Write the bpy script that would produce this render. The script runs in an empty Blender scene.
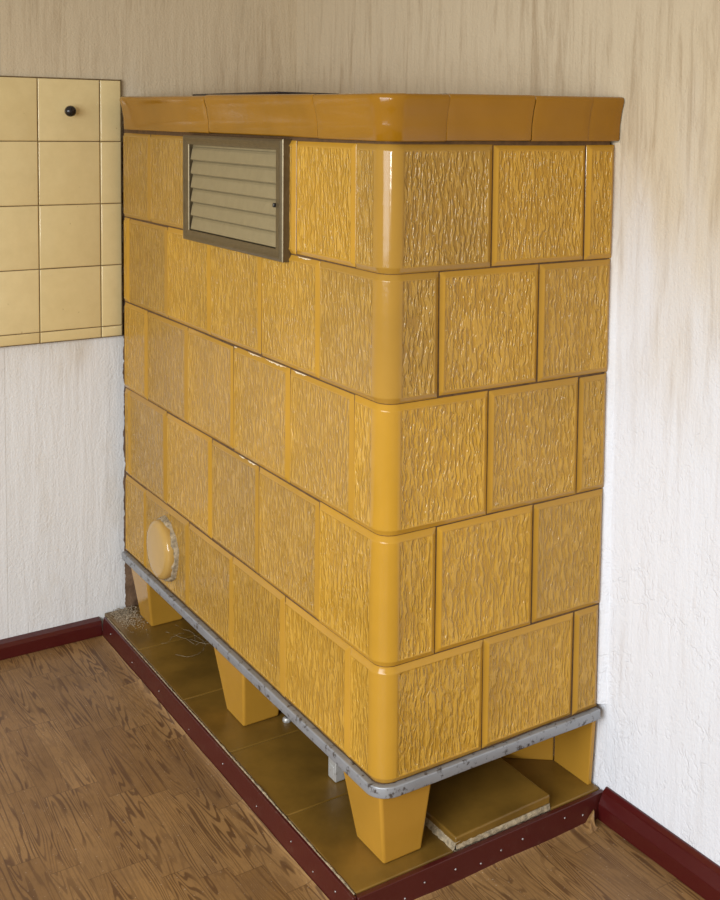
import bpy, bmesh, math, random
import numpy as np
from mathutils import Matrix, Vector
random.seed(7)
rng = np.random.default_rng(11)
S = bpy.context.scene
COL = S.collection

# ---------------------------------------------------------------- camera
F, PX, PY = 1142.787, 462.469, 204.652
YAW, PIT, ROL = 0.615, -0.071, 0.015
CAM = Vector((-0.9605, -1.5741, 1.1315))
fw = Vector((math.sin(YAW) * math.cos(PIT), math.cos(YAW) * math.cos(PIT), math.sin(PIT)))
rt = Vector((math.cos(YAW), -math.sin(YAW), 0))
up = rt.cross(fw)
r2 = rt * math.cos(ROL) + up * math.sin(ROL)
u2 = -rt * math.sin(ROL) + up * math.cos(ROL)
cd = bpy.data.cameras.new('camera')
cd.sensor_fit = 'VERTICAL'
cd.sensor_height = 24
cd.sensor_width = 24
cd.lens = F / 900 * 24
cd.shift_x = (360 - PX) / 900
cd.shift_y = (PY - 450) / 900
cd.clip_start = 0.02
cam = bpy.data.objects.new('camera', cd)
COL.objects.link(cam)
M = Matrix((r2, u2, -fw)).transposed().to_4x4()
M.translation = CAM
cam.matrix_world = M
S.camera = cam

# ---------------------------------------------------------------- light, world, exposure
S.view_settings.view_transform = 'Standard'
S.view_settings.look = 'None'
S.view_settings.gamma = 1
S.view_settings.use_curve_mapping = False
S.view_settings.exposure = 0.0
w = bpy.data.worlds.new('room_air')
S.world = w
w.use_nodes = True
bg = w.node_tree.nodes['Background']
bg.inputs[0].default_value = (1.0, 0.87, 0.70, 1)
bg.inputs[1].default_value = 0.47


def area(name, loc, target, sx, sy, power, col, spread=180):
    l = bpy.data.lights.new(name, 'AREA')
    l.shape = 'RECTANGLE'
    l.size, l.size_y = sx, sy
    l.energy = power
    l.color = col
    l.spread = math.radians(spread)
    o = bpy.data.objects.new(name, l)
    COL.objects.link(o)
    o.location = loc
    d = Vector(target) - Vector(loc)
    o.rotation_euler = d.to_track_quat('-Z', 'Y').to_euler()
    return o


# daylight from the window in the wall to the left of the photographer
area('window_daylight', (-2.45, -1.05, 1.15), (0.30, 0.30, -0.15), 1.9, 1.4, 31, (0.88, 0.935, 1.0), 96)
# second, smaller window farther back behind the photographer
area('rear_window_daylight', (-2.5, -2.75, 0.98), (0.0, 0.2, 0.5), 0.20, 0.26, 15, (1.0, 0.97, 0.92), 140)

L, W = 1.277, 0.497
YA = 1.312          # wall with the cream tiles
XB = 0.504          # wall on the right
ZF = -0.199         # floor
ZP = -0.150         # top of the plinth


# ---------------------------------------------------------------- node helpers
class NT:
    def __init__(self, name):
        self.m = bpy.data.materials.new(name)
        self.m.use_nodes = True
        self.t = self.m.node_tree
        self.b = self.t.nodes['Principled BSDF']

    def n(self, typ, **kw):
        nd = self.t.nodes.new(typ)
        for k, v in kw.items():
            if k.startswith('i_'):
                nd.inputs[k[2:].replace('_', ' ')].default_value = v
            else:
                setattr(nd, k, v)
        return nd

    def l(self, a, b):
        self.t.links.new(a, b)

    def set(self, sock, v):
        if hasattr(v, 'is_output') or hasattr(v, 'links'):
            self.l(v, sock)
        else:
            sock.default_value = v

    def math(self, op, a, b=None, c=None, clamp=False):
        nd = self.n('ShaderNodeMath', operation=op, use_clamp=clamp)
        self.set(nd.inputs[0], a)
        if b is not None:
            self.set(nd.inputs[1], b)
        if c is not None:
            self.set(nd.inputs[2], c)
        return nd.outputs[0]

    def obj(self):
        return self.n('ShaderNodeTexCoord').outputs['Object']

    def mapping(self, vec, scale=(1, 1, 1), loc=(0, 0, 0), rot=(0, 0, 0)):
        nd = self.n('ShaderNodeMapping')
        self.l(vec, nd.inputs['Vector'])
        nd.inputs['Scale'].default_value = scale
        nd.inputs['Rotation'].default_value = rot
        self.set(nd.inputs['Location'], loc)
        return nd.outputs[0]

    def noise(self, vec, scale=1.0, detail=2.0, rough=0.5, dist=0.0):
        nd = self.n('ShaderNodeTexNoise')
        self.l(vec, nd.inputs['Vector'])
        nd.inputs['Scale'].default_value = scale
        nd.inputs['Detail'].default_value = detail
        nd.inputs['Roughness'].default_value = rough
        nd.inputs['Distortion'].default_value = dist
        return nd.outputs[0]

    def ramp(self, fac, stops, interp='LINEAR'):
        nd = self.n('ShaderNodeValToRGB')
        cr = nd.color_ramp
        cr.interpolation = interp
        while len(cr.elements) < len(stops):
            cr.elements.new(0.5)
        for e, (p, c) in zip(cr.elements, stops):
            e.position = p
            e.color = (*c, 1) if len(c) == 3 else c
        self.l(fac, nd.inputs[0])
        return nd.outputs[0]

    def rng(self, v, a, b, c=0.0, d=1.0, smooth=False):
        nd = self.n('ShaderNodeMapRange')
        nd.interpolation_type = 'SMOOTHSTEP' if smooth else 'LINEAR'
        self.set(nd.inputs[0], v)
        for i, x in enumerate((a, b, c, d)):
            nd.inputs[i + 1].default_value = x
        return nd.outputs[0]

    def mix(self, fac, a, b, mode='MIX'):
        nd = self.n('ShaderNodeMix', data_type='RGBA', blend_type=mode)
        self.set(nd.inputs[0], fac)
        for i, v in ((6, a), (7, b)):
            if isinstance(v, tuple):
                nd.inputs[i].default_value = (*v, 1) if len(v) == 3 else v
            else:
                self.l(v, nd.inputs[i])
        return nd.outputs[2]

    def bump(self, h, strength=1.0, dist=0.001, normal=None):
        nd = self.n('ShaderNodeBump')
        self.set(nd.inputs['Strength'], strength)
        nd.inputs['Distance'].default_value = dist
        self.l(h, nd.inputs['Height'])
        if normal is not None:
            self.l(normal, nd.inputs['Normal'])
        return nd.outputs[0]

    def done(self, col=None, rough=0.5, normal=None, metal=0.0, spec=0.5, coat=0.0):
        if col is not None:
            if isinstance(col, tuple):
                self.b.inputs['Base Color'].default_value = (*col, 1)
            else:
                self.l(col, self.b.inputs['Base Color'])
        self.set(self.b.inputs['Roughness'], rough)
        self.b.inputs['Metallic'].default_value = metal
        self.b.inputs['Specular IOR Level'].default_value = spec
        self.b.inputs['Coat Weight'].default_value = coat
        self.b.inputs['Coat Roughness'].default_value = 0.08
        if normal is not None:
            self.l(normal, self.b.inputs['Normal'])
        return self.m


def sep(k, v):
    nd = k.n('ShaderNodeSeparateXYZ')
    k.l(v, nd.inputs[0])
    return nd.outputs


# ---------------------------------------------------------------- materials
def m_glaze(textured=True, name='ochre_glaze', base=(0.450, 0.246, 0.033), light=(0.62, 0.37, 0.070), dark=(0.24, 0.103, 0.006)):
    k = NT(name)
    o = k.obj()
    cloud = k.noise(o, 5, 3, 0.6)
    fine = k.noise(o, 420, 2, 0.6)
    if textured:
        at = k.n('ShaderNodeAttribute', attribute_name='tone').outputs['Fac']
        fl = k.n('ShaderNodeAttribute', attribute_name='field').outputs['Fac']
        cmb = k.n('ShaderNodeCombineXYZ')
        off = k.math('MULTIPLY', at, 37.0)
        for i in range(3):
            k.l(off, cmb.inputs[i])
        v = k.mapping(o, (1, 1, 1), cmb.outputs[0])
        # slow sideways wander of the ridges
        wob = k.n('ShaderNodeTexNoise')
        k.l(k.mapping(v, (28, 28, 34)), wob.inputs['Vector'])
        wob.inputs['Scale'].default_value = 1
        wob.inputs['Detail'].default_value = 2
        vm = k.n('ShaderNodeVectorMath', operation='MULTIPLY_ADD')
        k.l(wob.outputs['Color'], vm.inputs[0])
        vm.inputs[1].default_value = (0.011, 0.011, 0.012)
        k.l(v, vm.inputs[2])
        n1 = k.noise(k.mapping(vm.outputs[0], (185, 185, 34)), 1, 1.8, 0.5, 0.25)
        n2 = k.noise(k.mapping(vm.outputs[0], (330, 330, 110)), 1, 1, 0.5)
        h = k.math('ADD', k.rng(n1, 0.36, 0.64, 0, 1, True), k.math('MULTIPLY', n2, 0.35))
        nrm = k.bump(h, k.math('MULTIPLY', fl, 0.95), 0.0025)
        nrm = k.bump(k.noise(o, 60, 1, 0.5), 0.12, 0.002, nrm)
        hcol = k.math('MULTIPLY_ADD', k.math('SUBTRACT', h, 0.62), k.math('MULTIPLY', fl, 0.19), k.math('MULTIPLY_ADD', fl, 0.07, 0.475), True)
        c = k.ramp(hcol, [(0.15, dark), (0.5, base), (0.85, light)])
        tone = k.rng(at, 0, 1, 0.86, 1.10)
        tone = k.math('MULTIPLY', tone, k.rng(cloud, 0.3, 0.7, 0.92, 1.08))
        hs = k.n('ShaderNodeHueSaturation')
        k.l(c, hs.inputs['Color'])
        k.l(tone, hs.inputs['Value'])
        k.l(k.rng(at, 0, 1, 0.985, 1.02), hs.inputs['Saturation'])
        c = hs.outputs[0]
        return k.done(c, k.rng(fine, 0.3, 0.7, 0.10, 0.16), nrm, spec=0.38)
    c = k.ramp(cloud, [(0.3, tuple(x * 0.86 for x in base)), (0.7, tuple(x * 1.08 for x in base))])
    nrm = k.bump(k.noise(o, 45, 2, 0.5), 0.12, 0.003)
    return k.done(c, k.rng(fine, 0.3, 0.7, 0.10, 0.16), nrm, spec=0.45)


def m_wall(name, left):
    k = NT(name)
    o = k.obj()
    x, y, z = sep(k, o)
    # embossed, many times painted paper: worm marks plus long vertical brush streaks
    wm = k.n('ShaderNodeTexNoise')
    k.l(o, wm.inputs['Vector'])
    wm.inputs['Scale'].default_value = 26
    vm = k.n('ShaderNodeVectorMath', operation='MULTIPLY_ADD')
    k.l(wm.outputs['Color'], vm.inputs[0])
    vm.inputs[1].default_value = (0.05, 0.05, 0.05)
    k.l(o, vm.inputs[2])
    n1 = k.noise(k.mapping(vm.outputs[0], (34, 34, 22)), 1, 3, 0.55)
    worm = k.rng(k.math('ABSOLUTE', k.math('SUBTRACT', n1, 0.5)), 0, 0.075, 0, 1, True)
    msk = k.rng(k.noise(o, 17, 3, 0.6), 0.42, 0.60, 0, 1, True)
    msk = k.math('MULTIPLY', msk, k.rng(z, 0.2, 0.9, 1.0, 0.35, True))
    worm = k.math('MULTIPLY', k.math('SUBTRACT', worm, 1.0), msk)
    st = k.noise(k.mapping(o, (38, 38, 4.5)), 1, 4, 0.6, 0.4)
    fn = k.noise(o, 170, 3, 0.6)
    h = k.math('ADD', k.math('MULTIPLY', worm, 0.45 if not left else 0.18), k.math('ADD', k.math('MULTIPLY', st, 1.6), k.math('MULTIPLY', fn, 0.75)))
    nrm = k.bump(h, 0.8, 0.0022)
    # long brown drip stains, densest high up; base colour turns beige with height
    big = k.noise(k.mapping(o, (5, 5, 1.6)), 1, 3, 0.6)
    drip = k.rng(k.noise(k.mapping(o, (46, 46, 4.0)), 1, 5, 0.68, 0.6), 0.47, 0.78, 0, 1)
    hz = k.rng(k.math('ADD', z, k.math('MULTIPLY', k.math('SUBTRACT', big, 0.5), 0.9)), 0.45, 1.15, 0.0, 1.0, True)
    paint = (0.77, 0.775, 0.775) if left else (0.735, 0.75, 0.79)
    upper_beige = (0.60, 0.50, 0.345)
    c = k.mix(hz, paint, upper_beige)
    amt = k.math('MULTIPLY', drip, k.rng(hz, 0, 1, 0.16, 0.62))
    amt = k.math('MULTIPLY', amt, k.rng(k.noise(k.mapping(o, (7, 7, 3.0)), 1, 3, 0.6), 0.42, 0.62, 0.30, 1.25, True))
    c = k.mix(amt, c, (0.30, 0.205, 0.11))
    if left:
        # a few yellowish damp patches and paper seams
        sm = k.math('ABSOLUTE', k.math('SUBTRACT', x, -0.281))
        seam = k.rng(sm, 0.0, 0.0016, 0.5, 0)
        c = k.mix(seam, c, (0.40, 0.36, 0.30))
        blot = k.rng(k.noise(k.mapping(o, (9, 9, 4)), 1, 3, 0.6), 0.55, 0.75, 0, 0.30)
        c = k.mix(blot, c, (0.55, 0.47, 0.33))
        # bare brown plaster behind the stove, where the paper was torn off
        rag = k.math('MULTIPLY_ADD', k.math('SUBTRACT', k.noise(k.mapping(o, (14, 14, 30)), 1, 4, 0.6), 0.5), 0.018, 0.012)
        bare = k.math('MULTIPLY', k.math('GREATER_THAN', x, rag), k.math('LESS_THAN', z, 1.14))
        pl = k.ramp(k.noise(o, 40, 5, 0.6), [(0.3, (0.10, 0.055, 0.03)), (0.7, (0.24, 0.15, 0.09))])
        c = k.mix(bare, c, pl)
    return k.done(c, 0.75, nrm, spec=0.25)


def m_floor():
    k = NT('printed_parquet_linoleum')
    o = k.obj()
    x, y, z = sep(k, o)
    pw, pl = 0.054, 0.29
    u = k.math('DIVIDE', x, pw)
    ui = k.math('FLOOR', u)
    uf = k.math('FRACT', u)
    wn = k.n('ShaderNodeTexWhiteNoise', noise_dimensions='1D')
    k.l(ui, wn.inputs['W'])
    v = k.math('ADD', k.math('DIVIDE', y, pl), k.math('MULTIPLY', wn.outputs['Value'], 7.3))
    vi = k.math('FLOOR', v)
    vf = k.math('FRACT', v)
    cell = k.math('ADD', k.math('MULTIPLY', ui, 17.13), k.math('MULTIPLY', vi, 5.71))
    wc = k.n('ShaderNodeTexWhiteNoise', noise_dimensions='1D')
    k.l(cell, wc.inputs['W'])
    rnd = wc.outputs['Value']
    cmb = k.n('ShaderNodeCombineXYZ')
    k.l(k.math('ADD', x, k.math('MULTIPLY', rnd, 9.0)), cmb.inputs[0])
    k.l(k.math('ADD', y, k.math('MULTIPLY', rnd, 31.0)), cmb.inputs[1])
    g = cmb.outputs[0]
    # cathedral figure: contour lines of a stretched noise
    f1 = k.noise(k.mapping(g, (24, 1.7, 1)), 1, 1.8, 0.45, 0.12)
    ring = k.math('SINE', k.math('MULTIPLY', f1, 135.0))
    wide = k.noise(k.mapping(g, (34, 3.5, 1)), 1, 1, 0.5)
    figure = k.rng(wide, 0.40, 0.60, 0.35, 1.0, True)
    line = k.math('MULTIPLY', k.rng(ring, 0.05, 0.75, 0, 1, True), figure)
    pore = k.rng(k.noise(k.mapping(g, (430, 40, 1)), 1, 2, 0.6), 0.5, 0.68, 0, 1)
    tan = k.mix(rnd, (0.235, 0.124, 0.042), (0.325, 0.183, 0.068))
    c = k.mix(k.math('MULTIPLY', line, 0.92), tan, (0.105, 0.047, 0.016))
    c = k.mix(k.math('MULTIPLY', pore, 0.40), c, (0.13, 0.062, 0.024))
    ju = k.math('MINIMUM', uf, k.math('SUBTRACT', 1.0, uf))
    jv = k.math('MINIMUM', vf, k.math('SUBTRACT', 1.0, vf))
    jl = k.math('MAXIMUM', k.rng(ju, 0.0, 0.022, 0.55, 0), k.rng(jv, 0.0, 0.0045, 0.75, 0))
    c = k.mix(jl, c, (0.07, 0.03, 0.012))
    # trodden-in dirt and pale dust specks
    dirt = k.rng(k.noise(o, 6, 5, 0.65), 0.45, 0.75, 0, 0.45)
    c = k.mix(dirt, c, (0.13, 0.075, 0.038))
    dust = k.rng(k.noise(o, 260, 2, 0.5), 0.70, 0.74, 0, 0.5)
    c = k.mix(dust, c, (0.55, 0.48, 0.38))
    nrm = k.bump(k.noise(o, 14, 3, 0.5), 0.25, 0.006)
    nrm = k.bump(k.math('SUBTRACT', 1.0, pore), 0.15, 0.0006, nrm)
    return k.done(c, k.rng(dirt, 0, 0.45, 0.42, 0.6), nrm, spec=0.35)


def m_plain(name, col, rough=0.5, var=0.15, scale=30, bump=0.1, metal=0.0, spec=0.5, bdist=0.001):
    k = NT(name)
    o = k.obj()
    n = k.noise(o, scale, 4, 0.6)
    c = k.ramp(n, [(0.3, tuple(x * (1 - var) for x in col)), (0.7, tuple(min(1, x * (1 + var)) for x in col))])
    nrm = k.bump(k.noise(o, scale * 3, 3, 0.6), bump, bdist)
    return k.done(c, rough, nrm, metal, spec)


def m_worn(name, col, under, rough, metal, lo, hi, scale, spec=0.5, bump=0.3):
    k = NT(name)
    o = k.obj()
    n = k.noise(o, scale, 6, 0.68)
    f = k.rng(n, lo, hi, 0, 1)
    c = k.mix(f, col, under)
    c = k.mix(k.rng(k.noise(o, scale * 0.3, 3, 0.5), 0.3, 0.7, 0, 0.25), c, tuple(x * 0.6 for x in col))
    nrm = k.bump(n, bump, 0.002)
    return k.done(c, rough, nrm, metal, spec)


G_TEX = m_glaze(True)
G_CORN = m_glaze(False, 'ochre_cornice_glaze', base=(0.31, 0.138, 0.006))
G_FOOT = m_glaze(False, 'ochre_foot_glaze', base=(0.45, 0.235, 0.030))
G_CAP = m_glaze(False, 'pale_ochre_cap_glaze', base=(0.46, 0.285, 0.080))
HEARTH = m_plain('brown_hearth_tile', (0.18, 0.097, 0.016), 0.33, 0.28, 9, 0.10, spec=0.4)
MORTAR = m_plain('grey_mortar', (0.34, 0.27, 0.17), 0.9, 0.5, 120, 0.8, bdist=0.003)
DARKM = m_plain('brown_joint_mortar', (0.10, 0.05, 0.015), 0.9, 0.3, 80, 0.3)
STEEL = m_worn('grey_steel', (0.31, 0.32, 0.335), (0.06, 0.045, 0.035), 0.40, 0.3, 0.55, 0.64, 70)
RED = m_worn('oxblood_paint', (0.070, 0.0095, 0.0075), (0.10, 0.045, 0.03), 0.33, 0.0, 0.60, 0.80, 35)
BASE = m_worn('oxblood_baseboard_paint', (0.070, 0.0065, 0.006), (0.14, 0.03, 0.025), 0.30, 0.0, 0.66, 0.80, 30)
VENTF = m_plain('bronze_metal', (0.165, 0.13, 0.075), 0.38, 0.12, 60, 0.1, metal=0.75)
VENTS = m_plain('beige_painted_metal', (0.30, 0.245, 0.135), 0.42, 0.06, 60, 0.05, metal=0.25)
BLACK = m_plain('black_metal', (0.012, 0.010, 0.010), 0.22, 0.3, 60, 0.1)
DARK = m_plain('dark_sheet_iron', (0.018, 0.013, 0.017), 0.45, 0.3, 60, 0.1)
IVORY = m_plain('ivory_collar', (0.62, 0.52, 0.34), 0.4, 0.1, 60, 0.05)
SILVER = m_worn('bare_zinc', (0.55, 0.55, 0.53), (0.20, 0.17, 0.13), 0.45, 0.5, 0.55, 0.7, 90)
NAIL = m_plain('nail_metal', (0.40, 0.38, 0.37), 0.3, 0.3, 200, 0.1, metal=0.7)
GLINT = m_plain('pale_glint', (0.75, 0.66, 0.48), 0.5, 0.1, 200, 0.2)
DUST = m_plain('grey_rubble', (0.36, 0.29, 0.20), 0.95, 0.45, 160, 0.8, bdist=0.003)


def m_cream():
    k = NT('cream_wall_tile')
    o = k.obj()
    at = k.n('ShaderNodeAttribute', attribute_name='tone').outputs['Fac']
    n = k.noise(o, 26, 5, 0.65)
    c = k.mix(at, (0.70, 0.555, 0.275), (0.78, 0.64, 0.345))
    c = k.mix(k.rng(n, 0.35, 0.75, 0, 0.22), c, (0.50, 0.37, 0.16))
    sp = k.rng(k.noise(o, 75, 2, 0.5), 0.77, 0.81, 0, 0.5)
    c = k.mix(sp, c, (0.30, 0.20, 0.09))
    nrm = k.bump(k.noise(o, 16, 2, 0.5), 0.18, 0.004)
    return k.done(c, 0.17, nrm, spec=0.5)


CREAM = m_cream()
GROUT = m_plain('dark_grout', (0.13, 0.08, 0.03), 0.9, 0.4, 60, 0.3)


# ---------------------------------------------------------------- mesh helpers
class MB:
    def __init__(self):
        self.bm = bmesh.new()
        self.mi = 0

    def quadgrid(self, P, attrs=None):
        """P: (n,m,3) array of points -> smooth grid"""
        n, m = P.shape[:2]
        vs = [[self.bm.verts.new(P[i, j]) for j in range(m)] for i in range(n)]
        if attrs:
            for nm, A in attrs.items():
                ly = self.bm.verts.layers.float.get(nm) or self.bm.verts.layers.float.new(nm)
        # layers may reallocate verts: set after creation by caller order
        for i in range(n - 1):
            for j in range(m - 1):
                f = self.bm.faces.new((vs[i][j], vs[i + 1][j], vs[i + 1][j + 1], vs[i][j + 1]))
                f.smooth = True
                f.material_index = self.mi
        if attrs:
            for nm, A in attrs.items():
                ly = self.bm.verts.layers.float[nm]
                for i in range(n):
                    for j in range(m):
                        vs[i][j][ly] = float(A[i, j])
        return vs

    def box(self, lo, hi, bevel=0.0, seg=2):
        r = bmesh.ops.create_cube(self.bm, size=1)
        vs = r['verts']
        for v in vs:
            v.co = Vector([(lo[i] + hi[i]) / 2 + v.co[i] * (hi[i] - lo[i]) for i in range(3)])
        self._fin(vs, bevel, seg)
        return vs

    def hexa(self, pts, bevel=0.0, seg=3):
        """pts: 4 bottom then 4 top, same winding"""
        vs = [self.bm.verts.new(p) for p in pts]
        q = [(3, 2, 1, 0), (4, 5, 6, 7), (0, 1, 5, 4), (1, 2, 6, 5), (2, 3, 7, 6), (3, 0, 4, 7)]
        for f in q:
            self.bm.faces.new([vs[i] for i in f])
        self._fin(vs, bevel, seg)
        return vs

    def prism(self, poly, axis, a, b, bevel=0.0, seg=2):
        """poly: list of 2D points in the two other axes (cyclic order), extruded from a to b on axis"""
        def mk(p, t):
            q = [0, 0, 0]
            oth = [i for i in range(3) if i != axis]
            q[oth[0]], q[oth[1]], q[axis] = p[0], p[1], t
            return q
        A = [self.bm.verts.new(mk(p, a)) for p in poly]
        B = [self.bm.verts.new(mk(p, b)) for p in poly]
        n = len(poly)
        self.bm.faces.new(A)
        self.bm.faces.new(B[::-1])
        for i in range(n):
            self.bm.faces.new((A[i], B[i], B[(i + 1) % n], A[(i + 1) % n]))
        self._fin(A + B, bevel, seg)
        return A + B

    def lathe(self, prof, centre, axis=(0, 0, 1), n=32, ry=1.0, jit=0.0):
        """prof: (radius, height) pairs, turned round axis"""
        ax = Vector(axis).normalized()
        t = Vector((0, 0, 1)) if abs(ax.z) < 0.9 else Vector((1, 0, 0))
        e1 = ax.cross(t).normalized()
        e2 = ax.cross(e1)
        c = Vector(centre)
        js = [1 + random.uniform(-jit, jit) for _ in range(n)]
        rings = []
        for r, h in prof:
            if r < 1e-6:
                rings.append([self.bm.verts.new(c + ax * h)])
            else:
                rings.append([self.bm.verts.new(c + ax * h + (e1 * math.cos(2 * math.pi * i / n) * ry + e2 * math.sin(2 * math.pi * i / n)) * r * js[i]) for i in range(n)])
        for a, b in zip(rings, rings[1:]):
            for i in range(n):
                j = (i + 1) % n
                if len(a) == 1:
                    f = self.bm.faces.new((a[0], b[i], b[j]))
                elif len(b) == 1:
                    f = self.bm.faces.new((a[i], b[0], a[j]))
                else:
                    f = self.bm.faces.new((a[i], b[i], b[j], a[j]))
                f.smooth = True
                f.material_index = self.mi

    def tube(self, pts, r, n=8):
        pts = [Vector(p) for p in pts]
        rings = []
        for i, p in enumerate(pts):
            d = (pts[min(i + 1, len(pts) - 1)] - pts[max(i - 1, 0)]).normalized()
            t = Vector((0, 0, 1)) if abs(d.z) < 0.9 else Vector((1, 0, 0))
            e1 = d.cross(t).normalized()
            e2 = d.cross(e1)
            rings.append([self.bm.verts.new(p + (e1 * math.cos(2 * math.pi * k / n) + e2 * math.sin(2 * math.pi * k / n)) * r) for k in range(n)])
        for a, b in zip(rings, rings[1:]):
            for i in range(n):
                f = self.bm.faces.new((a[i], b[i], b[(i + 1) % n], a[(i + 1) % n]))
                f.smooth = True
                f.material_index = self.mi
        self.bm.faces.new(rings[0])
        self.bm.faces.new(rings[-1][::-1])

    def _fin(self, vs, bevel, seg):
        s = set(vs)
        fs = [f for f in self.bm.faces if all(v in s for v in f.verts)]
        for f in fs:
            f.material_index = self.mi
        if bevel > 0:
            es = list({e for f in fs for e in f.edges})
            r = bmesh.ops.bevel(self.bm, geom=es, offset=bevel, segments=seg, affect='EDGES', profile=0.5)
            for f in r['faces']:
                f.material_index = self.mi
                f.smooth = True

    def build(self, name, mats, parent=None):
        bmesh.ops.recalc_face_normals(self.bm, faces=self.bm.faces)
        me = bpy.data.meshes.new(name)
        self.bm.to_mesh(me)
        self.bm.free()
        for m in (mats if isinstance(mats, (list, tuple)) else [mats]):
            me.materials.append(m)
        o = bpy.data.objects.new(name, me)
        COL.objects.link(o)
        if parent is not None:
            o.parent = parent
        return o


def thing(name, label, cat, group=None):
    o = bpy.data.objects.new(name, None)
    COL.objects.link(o)
    o['label'] = label
    o['category'] = cat
    if group:
        o['group'] = group
    return o


def tag(o, label, cat, group=None, kind=None):
    o['label'] = label
    o['category'] = cat
    if group:
        o['group'] = group
    if kind:
        o['kind'] = kind
    return o


def struct(o, label, cat):
    o['kind'] = 'structure'
    o['label'] = label
    o['category'] = cat
    return o


# ---------------------------------------------------------------- structure
b = MB()
b.box((-2.2, YA, ZF - 0.02), (XB + 0.12, YA + 0.12, 2.3))
struct(b.build('wall_left', m_wall('stained_white_wallpaper', True)), 'brown-stained white papered wall behind the stove and under the cream tiles', 'wall')
b = MB()
b.box((XB, -2.4, ZF - 0.02), (XB + 0.12, YA, 2.3))
for i in range(1):
    zs_ = np.linspace(0.022, 1.10, 180)
    P = np.zeros((len(zs_), 4, 3))
    for i, z in enumerate(zs_):
        q = random.uniform(0, 0.0022) + 0.0016 * math.sin(z * 23) * math.sin(z * 61)
        xe = float(np.interp(z, [0.0, 1.1], [0.4885, 0.500]))
        P[i] = [(XB, -0.006 - q, z), (XB - 0.0015, -0.0045 - q * .6, z), (xe + 0.0006 + q * .3, 0.0005 + q, z), (xe, 0.012, z)]
    b.quadgrid(P)
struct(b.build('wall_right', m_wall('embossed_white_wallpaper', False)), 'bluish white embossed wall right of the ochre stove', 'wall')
# floor: linoleum sheet, lapping up a little where it meets the plinth board
b = MB()
b.box((-2.2, -2.4, ZF - 0.05), (XB, YA, ZF))
ys = np.linspace(1.275, -0.012, 46)
prof = [(-0.088, 0.0003), (-0.074, 0.0012), (-0.064, 0.0045), (-0.0605, 0.0095), (-0.0590, 0.0125)]
P = np.zeros((len(ys), len(prof), 3))
for i, y in enumerate(ys):
    a = 0.42 + 0.10 * math.sin(y * 21) * math.sin(y * 7 + 1) + random.uniform(-.03, .03)
    for j, (px, pz) in enumerate(prof):
        P[i, j] = (px + (1 - a) * 0.0005, y, ZF + 0.0003 + pz * a)
b.quadgrid(P)
xs = np.linspace(-0.05, 0.455, 30)
P = np.zeros((len(xs), len(prof), 3))
for i, x in enumerate(xs):
    a = 0.30 + 0.10 * math.sin(x * 31) + random.uniform(-.03, .03)
    for j, (px, pz) in enumerate(prof):
        P[i, j] = (x, px + 0.0485, ZF + 0.0003 + pz * a)
b.quadgrid(P)
# curled-up corner of the sheet between board and baseboard
P = np.zeros((10, 8, 3))
for i in range(10):
    for j in range(8):
        u, v = i / 9, j / 7
        P[i, j] = (0.437 + 0.026 * u + 0.004 * math.sin(v * 6), -0.016 - 0.026 * v + 0.006 * u,
                   ZF + 0.0006 + 0.030 * u ** 1.5 * math.exp(-((v - 0.35) / 0.35) ** 2) + 0.002 * math.sin(u * 9 + v * 5) * u)
b.quadgrid(P)
struct(b.build('floor', m_floor()), 'brown linoleum floor printed with oak parquet strips', 'floor')

# baseboards
b = MB()
yf = YA - 0.026
b.prism([(YA, ZF), (yf, ZF), (yf, -0.170), (yf + 0.006, -0.161), (YA, -0.157)], 0, -2.2, -0.056, 0.0012)
struct(b.build('baseboard_left', BASE), 'oxblood red baseboard under the left wall', 'baseboard')
b = MB()
b.prism([(XB, ZF), (XB - 0.022, ZF), (XB - 0.022, -0.168), (XB - 0.012, -0.146), (XB - 0.004, -0.139), (XB, -0.139)], 1, -2.4, -0.0135, 0.0015)
struct(b.build('baseboard_right', BASE), 'oxblood red baseboard under the right wall', 'baseboard')

# ---------------------------------------------------------------- cream wall tiles
tp = thing('wall_tile_panel', 'panel of glossy cream square tiles on the left wall beside the stove', 'wall tiles')
YT = YA - 0.013
tilesx = [-0.811, -0.660, -0.506, -0.352, -0.199, -0.0475, 0.0065]
zcolA = [1.2265, 1.0725, 0.9155, 0.7585, 0.6020, 0.5745]
b = MB()
b.bm.verts.layers.float.new('tone')
g = 0.00055


def flat_tile(b, x0, x1, z0, z1, yb, yf, tone):
    off = [0, 0.0006, 0.0015, 0.0035]
    us = [x0 + o for o in off] + [x1 - o for o in off[::-1]]
    vs = [z0 + o for o in off] + [z1 - o for o in off[::-1]]
    hp = [0, 0.55, 0.85, 1.0]
    P = np.zeros((len(us), len(vs), 3))
    dy = random.uniform(-0.0008, 0.0008)
    t1, t2 = random.uniform(-.004, .004), random.uniform(-.004, .004)
    for i, u in enumerate(us):
        for j, v in enumerate(vs):
            k = min(i, len(us) - 1 - i, j, len(vs) - 1 - j, 3)
            P[i, j] = (u, yb + (yf + dy - yb) * hp[k] + (u - x0) * t1 + (v - z0) * t2, v)
    b.quadgrid(P, {'tone': np.full(P.shape[:2], tone)})


for i in range(len(tilesx) - 1):
    for j in range(len(zcolA) - 1):
        flat_tile(b, tilesx[i] + g, tilesx[i + 1] - g, zcolA[j + 1] + g, zcolA[j] - g, YA - 0.009, YT, random.random())
b.build('tile_facing', CREAM, tp)
b = MB()
b.box((tilesx[0], YA - 0.0105, zcolA[-1] - 0.001), (tilesx[-1] + 0.001, YA, zcolA[0] + 0.002))
b.build('grout_bed', GROUT, tp)

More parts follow.
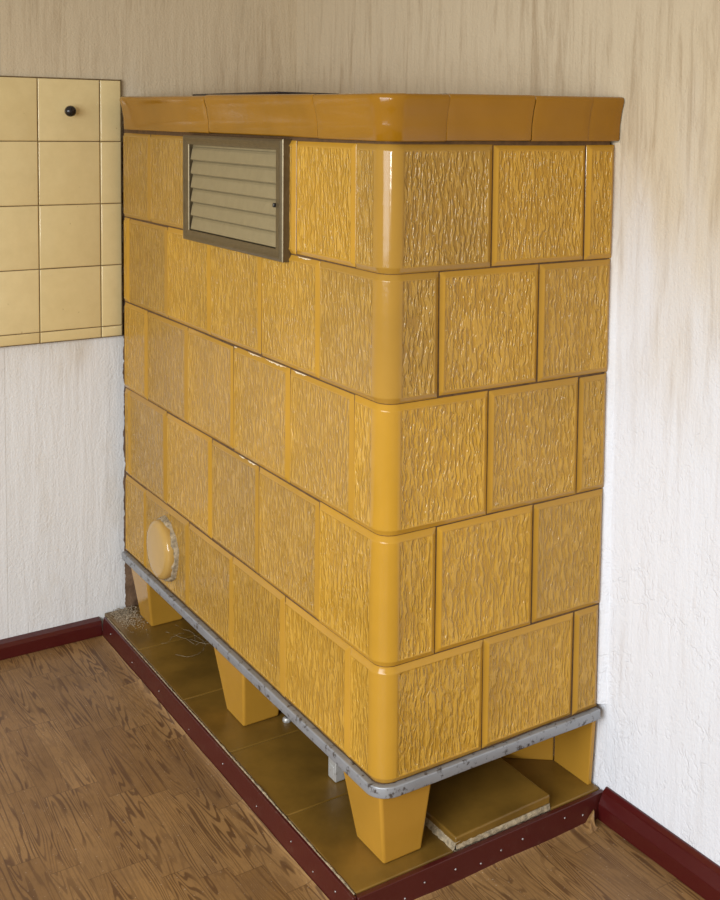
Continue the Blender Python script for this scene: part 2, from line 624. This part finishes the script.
# black screw knob on the tile
hk = thing('wall_knob', 'small black round knob screwed into the upper cream tile', 'knob')
hx, hz = -0.1275, 1.147
b = MB()
b.lathe([(0.0, 0.0345), (0.004, 0.0342), (0.0100, 0.032), (0.0132, 0.027), (0.0137, 0.022), (0.0120, 0.0185), (0.006, 0.018), (0, 0.018)], (hx, YT, hz), (0, -1, 0), 28)
b.box((hx - 0.0012, YT - 0.0352, hz - 0.008), (hx + 0.0012, YT - 0.033, hz + 0.008))
b.build('knob_head', BLACK, hk)
b = MB()
b.lathe([(0, 0.019), (0.0062, 0.019), (0.0068, 0.004), (0.0085, -0.0005), (0, -0.0005)], (hx, YT, hz), (0, -1, 0), 24)
b.build('stem', IVORY, hk)['label'] = 'ivory collar'

# ---------------------------------------------------------------- stove
st = thing('tiled_stove', 'tall ochre glazed tile stove standing in the room corner', 'tile stove')
R = 0.033


def path(t, h, z):
    if t <= -R:
        p, n = (0, -t), (-1, 0)
    elif t >= R:
        p, n = (t, 0), (0, -1)
    else:
        th = (t + R) / (2 * R) * math.pi / 2
        n = (-math.cos(th), -math.sin(th))
        p = (R + R * n[0], R + R * n[1])
    return (p[0] + n[0] * h, p[1] + n[1] * h, z)


CORE = 0.0055
PROF_D = [0, 0.0010, 0.0022, 0.0045, 0.0085, 0.0100, 0.0115, 0.0135]
PROF_H = [-0.0066, -0.0054, -0.0046, -0.0033, -0.0009, 0.0000, -0.0004, -0.0010]
rowz = [1.0965, 0.883, 0.667, 0.4445, 0.2195, 0.016]
XE = 0.489
XEND = [0.5005, 0.4985, 0.4955, 0.4925, 0.4895]
joints = [
    [-L, -1.087, -0.850, -0.600, -0.325, -0.104, 0.217, 0.430, XE],
    [-L, -1.238, -0.977, -0.724, -0.472, -0.230, 0.109, 0.325, XE],
    [-L, -1.112, -0.855, -0.604, -0.347, -0.104, 0.216, 0.424, XE],
    [-L, -1.236, -0.987, -0.719, -0.482, -0.227, 0.110, 0.322, XE],
    [-L, -1.124, -0.851, -0.608, -0.364, -0.110, 0.214, 0.426, XE]]
b = MB()
b.bm.verts.layers.float.new('tone')
b.bm.verts.layers.float.new('field')
gap = 0.0005
for ri in range(5):
    z1, z0 = rowz[ri] - gap, rowz[ri + 1] + gap
    J = joints[ri][:-1] + [XEND[ri]]
    for a, c in zip(J, J[1:]):
        t0, t1 = a + gap, c - gap
        corner = a < 0 < c
        ts = [t0 + d for d in PROF_D if t0 + d < (t0 + t1) / 2] + [t1 - d for d in PROF_D[::-1] if t1 - d > (t0 + t1) / 2]
        zs = [z0 + d for d in PROF_D] + [z1 - d for d in PROF_D[::-1]]
        ts += list(np.linspace(t0 + 0.0135, t1 - 0.0135, 6)[1:-1])
        zs += list(np.linspace(z0 + 0.0135, z1 - 0.0135, 6)[1:-1])
        if corner:
            ts += list(np.linspace(-R - 0.002, R + 0.0005, 19)) + [-R - 0.008, -R - 0.0065, -R - 0.005, R + 0.002, R + 0.0035]
            fields = [(t0 + 0.010, -R - 0.005), (R + 0.0005, t1 - 0.010)]
        else:
            fields = [(t0 + 0.010, t1 - 0.010)]
        ts = sorted(set(round(t, 6) for t in ts))
        zs = sorted(set(round(z, 6) for z in zs))
        P = np.zeros((len(ts), len(zs), 3))
        FA = np.zeros(P.shape[:2])
        tone = random.random()
        oh = random.uniform(-0.0007, 0.0007)
        sl1, sl2 = random.uniform(-.006, .006), random.uniform(-.006, .006)
        if corner:
            oh, sl1, sl2 = 0.0012, 0, random.uniform(-.004, .004)
        for i, t in enumerate(ts):
            for j, z in enumerate(zs):
                d = min(t - t0, t1 - t, z - z0, z1 - z)
                h = float(np.interp(d, PROF_D[:6], PROF_H[:6]))
                f = 0.0
                for fa, fb in fields:
                    df = min(t - fa, fb - t, z - z0 - 0.010, z1 - 0.010 - z)
                    f = max(f, min(1, max(0, df / 0.0022)))
                h -= 0.0013 * f
                FA[i, j] = f
                h += oh + sl1 * (t - (t0 + t1) / 2) + sl2 * (z - (z0 + z1) / 2)
                P[i, j] = path(t, h, z)
        b.quadgrid(P, {'tone': np.full(P.shape[:2], tone), 'field': FA})
# mortar core just behind the tiles
b.mi = 1
tt = list(np.linspace(-L, -R, 4)) + list(np.linspace(-R, R, 12))[1:-1] + list(np.linspace(R, XE, 3))
b.quadgrid(np.array([[path(t, -CORE, z) for z in (0.010, 0.4, 0.8, 1.11)] for t in tt]))
b.quadgrid(np.array([[(0.0055, L - 0.0005, z), (XE - 0.001, L - 0.0005, z)] for z in (0.010, 1.11)]))
b.quadgrid(np.array([[(XE - 0.001, 0.0055, z), (XE - 0.001, L - 0.0005, z)] for z in (0.010, 1.11)]))
b.quadgrid(np.array([[(x, y, 0.0115) for x in (0.012, XE - 0.001)] for y in (0.012, L - 0.0005)]))
# white glints painted as pale strips along a few upper tile edges
b.mi = 2
for ya, yb, zt in ((0.600, 0.585, rowz[2]), (0.535, 0.470, rowz[2]), (0.455, 0.360, rowz[2]), (0.335, 0.275, rowz[2]), (0.575, 0.545, rowz[3]), (0.535, 0.490, rowz[3]), (0.318, 0.262, rowz[1])):
    n_ = max(5, int(abs(ya - yb) / 0.003))
    P = np.zeros((n_, 3, 3))
    for i in range(n_):
        e = min(i, n_ - 1 - i) / n_ * 4
        wv = random.uniform(0.0004, 0.0014) * min(1, e)
        y = ya + (yb - ya) * i / (n_ - 1)
        for j, d in enumerate((0.0011, 0.0011 + wv, 0.0011 + 2 * wv)):
            P[i, j] = path(-y, float(np.interp(d, PROF_D[:6], PROF_H[:6])) + 0.0012, zt - 0.0005 - d)
    b.quadgrid(P)
b.build('tiled_body', [G_TEX, DARKM, GLINT], st)

# cornice: smooth glazed pieces with a flared face
cj = [-L + 0.034, -0.709, -0.223, 0.112, 0.293, 0.425, 0.5020]
b = MB()
cp = [(0.000, 1.0975, -0.020), (0.004, 1.0985, 0.004), (0.009, 1.101, 0.0065), (0.030, 1.127, 0.0075), (0.052, 1.152, 0.012), (0.066, 1.1685, 0.017), (0.071, 1.1745, 0.0165), (0.0735, 1.1775, 0.0125), (0.0745, 1.1785, 0.004), (0.0745, 1.1785, -0.10)]
for a, c in zip(cj, cj[1:]):
    t0, t1 = a + 0.0002, c - 0.0002
    ts = [t0, t0 + 0.0008, t0 + 0.002, t0 + .02, t1 - .02, t1 - 0.002, t1 - 0.0008, t1] + list(np.linspace(t0 + .03, t1 - .03, 4))
    if a < 0 < c:
        ts += list(np.linspace(-R, R, 20))
    ts = sorted(set(ts))
    zo, ho, tl = random.uniform(-0.0006, 0.0006), random.uniform(-0.0005, 0.0005), random.uniform(-0.004, 0.004)
    P = np.zeros((len(ts), len(cp), 3))
    for i, t in enumerate(ts):
        e = min(t - t0, t1 - t)
        dip = -0.0006 * (1 - min(1, e / 0.002)) ** 2
        for j, (_, z, h) in enumerate(cp):
            hh = h + (dip if j < 8 and j > 0 else 0) + ho
            P[i, j] = path(t, hh, z + 0.0025 - 0.034 * max(0, z - 1.1) + abs(t) * (0.006 if t < 0 else 0.014) * (0.35 + 0.65 * (z - 1.0975) / 0.081) + zo + tl * (t - (t0 + t1) / 2) * (1 if j > 3 else 0.0))
    # square off the run at the two wall ends
    b.quadgrid(P)
# top deck
b.box((0.05, 0.05, 1.160), (XE, L - 0.002, 1.1765))
b.build('cornice', G_CORN, st)

# steel angle frame under the tiles
b = MB()
fp = [(0.0000, -0.004), (0.0000, 0.0148), (0.0018, 0.0150), (0.0095, 0.0152), (0.0117, 0.0150), (0.0125, 0.0142), (0.0128, 0.0130), (0.0128, -0.0022), (0.0124, -0.0036), (0.011, -0.0042), (0.0000, -0.004)]
tt = list(np.linspace(-L + 0.001, -R - .002, 30)) + list(np.linspace(-R, R, 16)) + list(np.linspace(R + .002, XE - 0.002, 14))
P = np.zeros((len(tt), len(fp), 3))
for i, t in enumerate(tt):
    wv = 0.0006 * math.sin(t * 40) + random.uniform(-.0003, .0003)
    for j, (h, z) in enumerate(fp):
        P[i, j] = path(t, h - 0.005 + (wv if 3 < j < 9 else 0), z + 0.0005 + wv)
b.quadgrid(P)
b.build('base_frame', STEEL, st)['label'] = 'grey steel angle frame'


# feet
def foot(x0, x1, y0, y1, tx0, tx1, ty0, ty1, ztop=-0.004, lab=None):
    b = MB()
    b.hexa([(x0, y0, ZP), (x1, y0, ZP), (x1, y1, ZP), (x0, y1, ZP),
            (tx0, ty0, ztop), (tx1, ty0, ztop), (tx1, ty1, ztop), (tx0, ty1, ztop)], 0.0055, 3)
    return b.build('foot', G_FOOT, st)


foot(0.032, 0.111, 0.037, 0.132, 0.008, 0.116, 0.012, 0.152)
foot(0.020, 0.103, 0.588, 0.675, 0.006, 0.113, 0.560, 0.728)
foot(0.028, 0.112, 1.158, 1.240, 0.008, 0.118, 1.138, 1.268)
foot(0.400, 0.485, 1.150, 1.240, 0.385, 0.490, 1.130, 1.268)
# slanted tile skirts closing the base beside the wall
b = MB()
b.hexa([(0.486, 0.022, ZP), (0.496, 0.022, ZP), (0.496, 0.125, ZP), (0.486, 0.125, ZP),
        (0.486, 0.012, -0.004), (0.496, 0.012, -0.004), (0.496, 0.125, -0.004), (0.486, 0.125, -0.004)], 0.002, 2)
b.build('base_skirt', G_FOOT, st)
b = MB()
b.hexa([(0.486, 0.127, ZP), (0.496, 0.135, ZP), (0.372, 0.232, ZP), (0.366, 0.224, ZP),
        (0.486, 0.127, -0.004), (0.496, 0.135, -0.004), (0.372, 0.232, -0.004), (0.366, 0.224, -0.004)], 0.002, 2)
b.build('base_skirt', G_FOOT, st)

# warm-air grille
b = MB()
gy0, gy1, gz0, gz1 = 0.345, 0.836, 0.868, 1.0975
iy0, iy1, iz0, iz1 = 0.374, 0.803, 0.891, 1.077
XO = -0.013
pr = [(0.0, 0.004), (0.0015, XO), (0.004, XO - 0.0035), (0.010, XO - 0.0035), (0.0155, XO + 0.0015), (0.0195, XO + 0.0015)]
nR = len(pr)


def ring(y0, y1, z0, z1):
    return [(y0, z0), (y1, z0), (y1, z1), (y0, z1)]


def fr_ring(fr, x):
    y0 = gy0 + (iy0 - gy0) * fr
    y1 = gy1 + (iy1 - gy1) * fr
    z0 = gz0 + (iz0 - gz0) * fr
    z1 = gz1 + (iz1 - gz1) * fr
    return [(x, y, z) for y, z in ring(y0, y1, z0, z1)]


rs = [fr_ring(fr, x) for fr, x in [(0, 0.004), (0, XO + 0.001), (0.06, XO - 0.0006), (0.22, XO - 0.0030), (0.35, XO - 0.0034), (0.55, XO - 0.0015), (0.75, XO - 0.0005), (0.97, XO - 0.0005), (1.0, XO + 0.001), (1.0, 0.003)]]
bv = [[b.bm.verts.new(p) for p in r] for r in rs]
for a, c in zip(bv, bv[1:]):
    for i in range(4):
        b.bm.faces.new((a[i], a[(i + 1) % 4], c[(i + 1) % 4], c[i]))
gr = b.build('air_grille', VENTF, st)
gr['label'] = 'bronze metal grille frame with beige slats'
b = MB()
nsl = 6
pit = (iz1 - 0.004 - iz0) / nsl
b.box((-0.0030, iy0 - 0.001, iz0 - 0.001), (-0.0010, iy1 + 0.001, iz1 + 0.001))
for i in range(nsl):
    zt = iz1 - 0.004 - i * pit
    # each slat leans out at its lower edge, with a small drip fold
    sec = [(-0.0035, zt - 0.0005), (-0.0050, zt - 0.002), (-0.0072, zt - pit * 0.22), (-0.0108, zt - pit * 0.86), (-0.0105, zt - pit * 0.93), (-0.0085, zt - pit * 0.96), (-0.0035, zt - pit * 0.90)]
    b.prism([(x, z) for x, z in sec], 1, iy0 + 0.002, iy1 - 0.002 - 0.004)
b.build('louvre', VENTS, gr)['label'] = 'beige painted slats'
b = MB()
b.box((XO - 0.004, iy0 + 0.001, 0.969), (XO + 0.004, iy0 + 0.007, 0.977), 0.001)
b.build('catch', BLACK, gr)

# round soot door (cleaning cap)
cy, cz = 0.980, 0.1175
b = MB()
b.lathe([(0.0, 0.0275), (0.050, 0.0270), (0.060, 0.0255), (0.0665, 0.0220), (0.0690, 0.017), (0.0690, 0.004), (0.064, -0.003), (0, -0.003)], (0, cy, cz), (-1, 0, 0), 56, ry=1.03)
cpo = b.build('cleaning_cap', G_CAP, st)
cpo['label'] = 'round pale ochre cap over the cleaning hole'
b = MB()
n = 44
for s in range(n):
    pass
pts = []
P = np.zeros((n + 1, 6, 3))
for i in range(n + 1):
    a = 2 * math.pi * (i % n) / n
    rr = 0.0708 + 0.0024 * math.sin(a * 5) + 0.0016 * math.sin(a * 13 + 1) + 0.0012 * math.sin(a * 22)
    hh = 0.010 + 0.0025 * math.sin(a * 7 + 2) + 0.002 * math.sin(a * 17)
    for j, (dr, h) in enumerate([(-0.004, hh), (0.000, hh), (0.0022, hh * 0.75), (0.0030, hh * 0.4), (0.0045, 0.0), (0.004, -0.006)]):
        P[i, j] = (-h, cy + math.cos(a) * (rr + dr) * 1.03, cz + math.sin(a) * (rr + dr))
b.quadgrid(P)
b.build('mortar_ring', MORTAR, cpo)['label'] = 'ragged grey mortar ring'

# ---------------------------------------------------------------- plinth
pl = thing('hearth_plinth', 'low brown tiled plinth edged with dark red boards under the stove', 'plinth')
b = MB()
b.bm.verts.layers.float.new('tone')
px = [-0.0445, 0.158, 0.378, XB - 0.003]
py = [0.003, 0.259, 0.515, 0.768, 1.055, YA - 0.004]


def slab(b, x0, x1, y0, y1, z0, z1, bev=0.0025):
    b.box((x0 + 0.001, y0 + 0.001, z0), (x1 - 0.001, y1 - 0.001, z1 + random.uniform(-0.0006, 0.0006)), bev, 2)


for i in range(3):
    for j in range(5):
        if i == 1 and j == 0:
            continue
        slab(b, px[i], px[i + 1], py[j], py[j + 1], ZP - 0.014, ZP)
b.build('plinth_tiles', HEARTH, pl)
b = MB()
b.box((-0.0425, 0.006, ZF), (XB - 0.003, YA - 0.004, ZP - 0.0028))
b.build('mortar_bed', MORTAR, pl)
# the raised tile at the front and the mortar bedding it
b = MB()
b.hexa([(0.160, 0.004, ZP + 0.0045), (0.3765, 0.004, ZP + 0.010), (0.3765, 0.252, ZP + 0.010), (0.160, 0.252, ZP + 0.0045),
        (0.160, 0.004, ZP + 0.0215), (0.3765, 0.004, ZP + 0.0275), (0.3765, 0.252, ZP + 0.0275), (0.160, 0.252, ZP + 0.0215)], 0.003, 2)
rt_ = b.build('raised_tile', HEARTH, pl)
rt_['label'] = 'brown tile bedded higher than its neighbours'
b = MB()
xs = np.linspace(0.1605, 0.376, 40)
P = np.zeros((40, 5, 3))
for i, x in enumerate(xs):
    q = random.uniform(-0.0012, 0.0012)
    for j, (y, z) in enumerate([(0.02, ZP - 0.003), (0.0035 + q, ZP - 0.002), (0.0015 + q, ZP + 0.001), (0.0045 + q, ZP + 0.010 + q), (0.02, ZP + 0.012)]):
        P[i, j] = (x, y, z)
b.quadgrid(P)
ysm = np.linspace(0.003, 0.25, 40)
P = np.zeros((40, 4, 3))
for i, y in enumerate(ysm):
    q = random.uniform(-0.0014, 0.0014)
    for j, (x, z) in enumerate([(0.154 + q, ZP + 0.0002), (0.1575 + q, ZP + 0.003 + q), (0.1603, ZP + 0.012), (0.17, ZP + 0.013)]):
        P[i, j] = (x, y, z)
b.quadgrid(P)
b.build('mortar_bedding', MORTAR, rt_)


def nails(board, places, normal):
    for p in places:
        nb = MB()
        nb.lathe([(0, 0.0012), (0.0010, 0.0010), (0.0017, 0.0004), (0.0019, -0.0006), (0, -0.0006)], p, normal, 14)
        nb.build('nail', NAIL, board)


# side board
b = MB()
b.hexa([(-0.0580, -0.006, ZF), (-0.0475, -0.006, ZF), (-0.0475, 1.283, ZF), (-0.0580, 1.283, ZF),
        (-0.0535, -0.006, ZP + 0.0002), (-0.0468, -0.006, ZP + 0.0002), (-0.0468, 1.283, ZP + 0.0002), (-0.0535, 1.283, ZP + 0.0002)], 0.0012, 2)
bd = b.build('edge_board', RED, pl)
bd['label'] = 'long dark red board along the left side of the plinth'
nails(bd, [(-0.0562 + 0.0003, y, -0.176 + dz) for y, dz in ((0.05, 0.006), (0.13, -.004), (0.215, 0.005), (0.36, -.003), (0.52, 0.004), (0.70, -.006), (0.88, 0.003), (1.06, -.003), (1.22, 0.006))], (-1, 0, 0.09))
# front board
b = MB()
b.hexa([(-0.0465, -0.0125, ZF), (XB - 0.003, -0.0125, ZF), (XB - 0.003, 0.0012, ZF), (-0.0465, 0.0012, ZF),
        (-0.0455, -0.0095, ZP - 0.001), (XB - 0.003, -0.0095, ZP - 0.001), (XB - 0.003, 0.0012, ZP - 0.001), (-0.0455, 0.0012, ZP - 0.001)], 0.0012, 2)
bd = b.build('edge_board', RED, pl)
bd['label'] = 'short dark red board along the front of the plinth'
nails(bd, [(x, -0.0118, -0.178 + dz) for x, dz in ((-0.01, 0.004), (0.045, -.008), (0.085, 0.005), (0.15, 0.004), (0.205, -.006), (0.25, 0.002), (0.30, 0.005), (0.40, 0.010), (0.445, 0.0))], (0, -1, 0.06))
# crumbling joint between side board and tiles
b = MB()
ysm = np.linspace(0.0, 1.27, 120)
P = np.zeros((len(ysm), 4, 3))
for i, y in enumerate(ysm):
    q = random.uniform(-0.001, 0.001)
    s = 0.0016 + 0.0016 * max(0, math.sin(y * 9 + 1.0) * math.sin(y * 31)) + (0.0012 if 0.25 < y < 0.62 else 0)
    for j, (x, z) in enumerate([(-0.0485, ZP - 0.002), (-0.0480, ZP + s * 0.5), (-0.0455 + q, ZP + s * 0.6), (-0.0435 + q, ZP - 0.0012)]):
        P[i, j] = (x, y, z)
b.quadgrid(P)
b.build('mortar_joint', MORTAR, pl)

# ---------------------------------------------------------------- small things
# crumbs of mortar and dust in the back corner
b = MB()
for i in range(1300):
    r = abs(random.gauss(0, 1))
    x = -0.040 + abs(random.gauss(0, 0.026)) + random.uniform(0, 0.035)
    y = 1.293 - abs(random.gauss(0, 0.050))
    s = random.uniform(0.0006, 0.0019) * (1.5 if r > 1.6 else 1)
    if x > 0.05 and y > 1.14 and y < 1.26:
        continue
    m = Matrix.Translation((x, y, ZP + s * 0.35 + 0.0003 + max(0, 0.012 - (1.296 - y) * 0.4) * random.random())) @ Matrix.Rotation(random.uniform(0, 6.28), 4, Vector((random.random(), random.random(), 1)).normalized()) @ Matrix.Diagonal((s, s * random.uniform(.6, 1), s * .6, 1))
    bmesh.ops.create_icosphere(b.bm, subdivisions=1, radius=1, matrix=m)
tag(b.build('mortar_rubble', DUST), 'grey mortar crumbs heaped in the plinth corner by the left wall', 'rubble', kind='stuff')

# cobwebby dust strands behind the far foot
b = MB()
for i in range(9):
    x, y = random.uniform(0.07, 0.13), random.uniform(0.96, 1.08)
    a = random.uniform(0, 6.28)
    pts = []
    for q in range(7):
        pts.append((x, y, ZP + 0.0014 + 0.0012 * math.sin(q)))
        a += random.uniform(-.7, .7)
        x += 0.012 * math.cos(a)
        y += 0.02 * math.sin(a)
    b.tube(pts, 0.0003, 5)
tag(b.build('dust_strands', DUST), 'wispy grey dust strands on the brown plinth behind the far foot', 'dust', kind='stuff')

# bolt on the plinth behind the middle foot
bt = thing('loose_bolt', 'small round bolt lying on the plinth beside the middle foot', 'bolt')
b = MB()
b.lathe([(0, 0.010), (0.006, 0.0098), (0.0092, 0.008), (0.0098, 0.004), (0.0098, 0.0), (0, 0.0)], (0.108, 0.560, ZP + 0.0005), (0, 0, 1), 6)
b.build('bolt_head', SILVER, bt)
b = MB()
b.lathe([(0.0, 0.0165), (0.0035, 0.016), (0.0042, 0.013), (0.0042, 0.0095), (0, 0.0095)], (0.108, 0.560, ZP + 0.0005), (0, 0, 1), 14)
b.build('bolt_shank', BLACK, bt)

# zinc bracket under the frame next to the near foot
b = MB()
b.box((0.082, 0.300, ZP + 0.0008), (0.104, 0.330, ZP + 0.060), 0.002, 2)
b.box((0.0805, 0.306, ZP + 0.012), (0.083, 0.324, ZP + 0.030), 0.0008, 2)
tag(b.build('zinc_block', SILVER), 'small silvery metal block under the stove behind the near foot', 'metal block')

# dark sheet lying on top of the stove
b = MB()
b.box((0.03, 0.46, 1.1835), (0.17, 0.89, 1.188), 0.0015, 2)
tag(b.build('iron_plate', DARK), 'thin dark plate lying on top of the stove', 'plate')
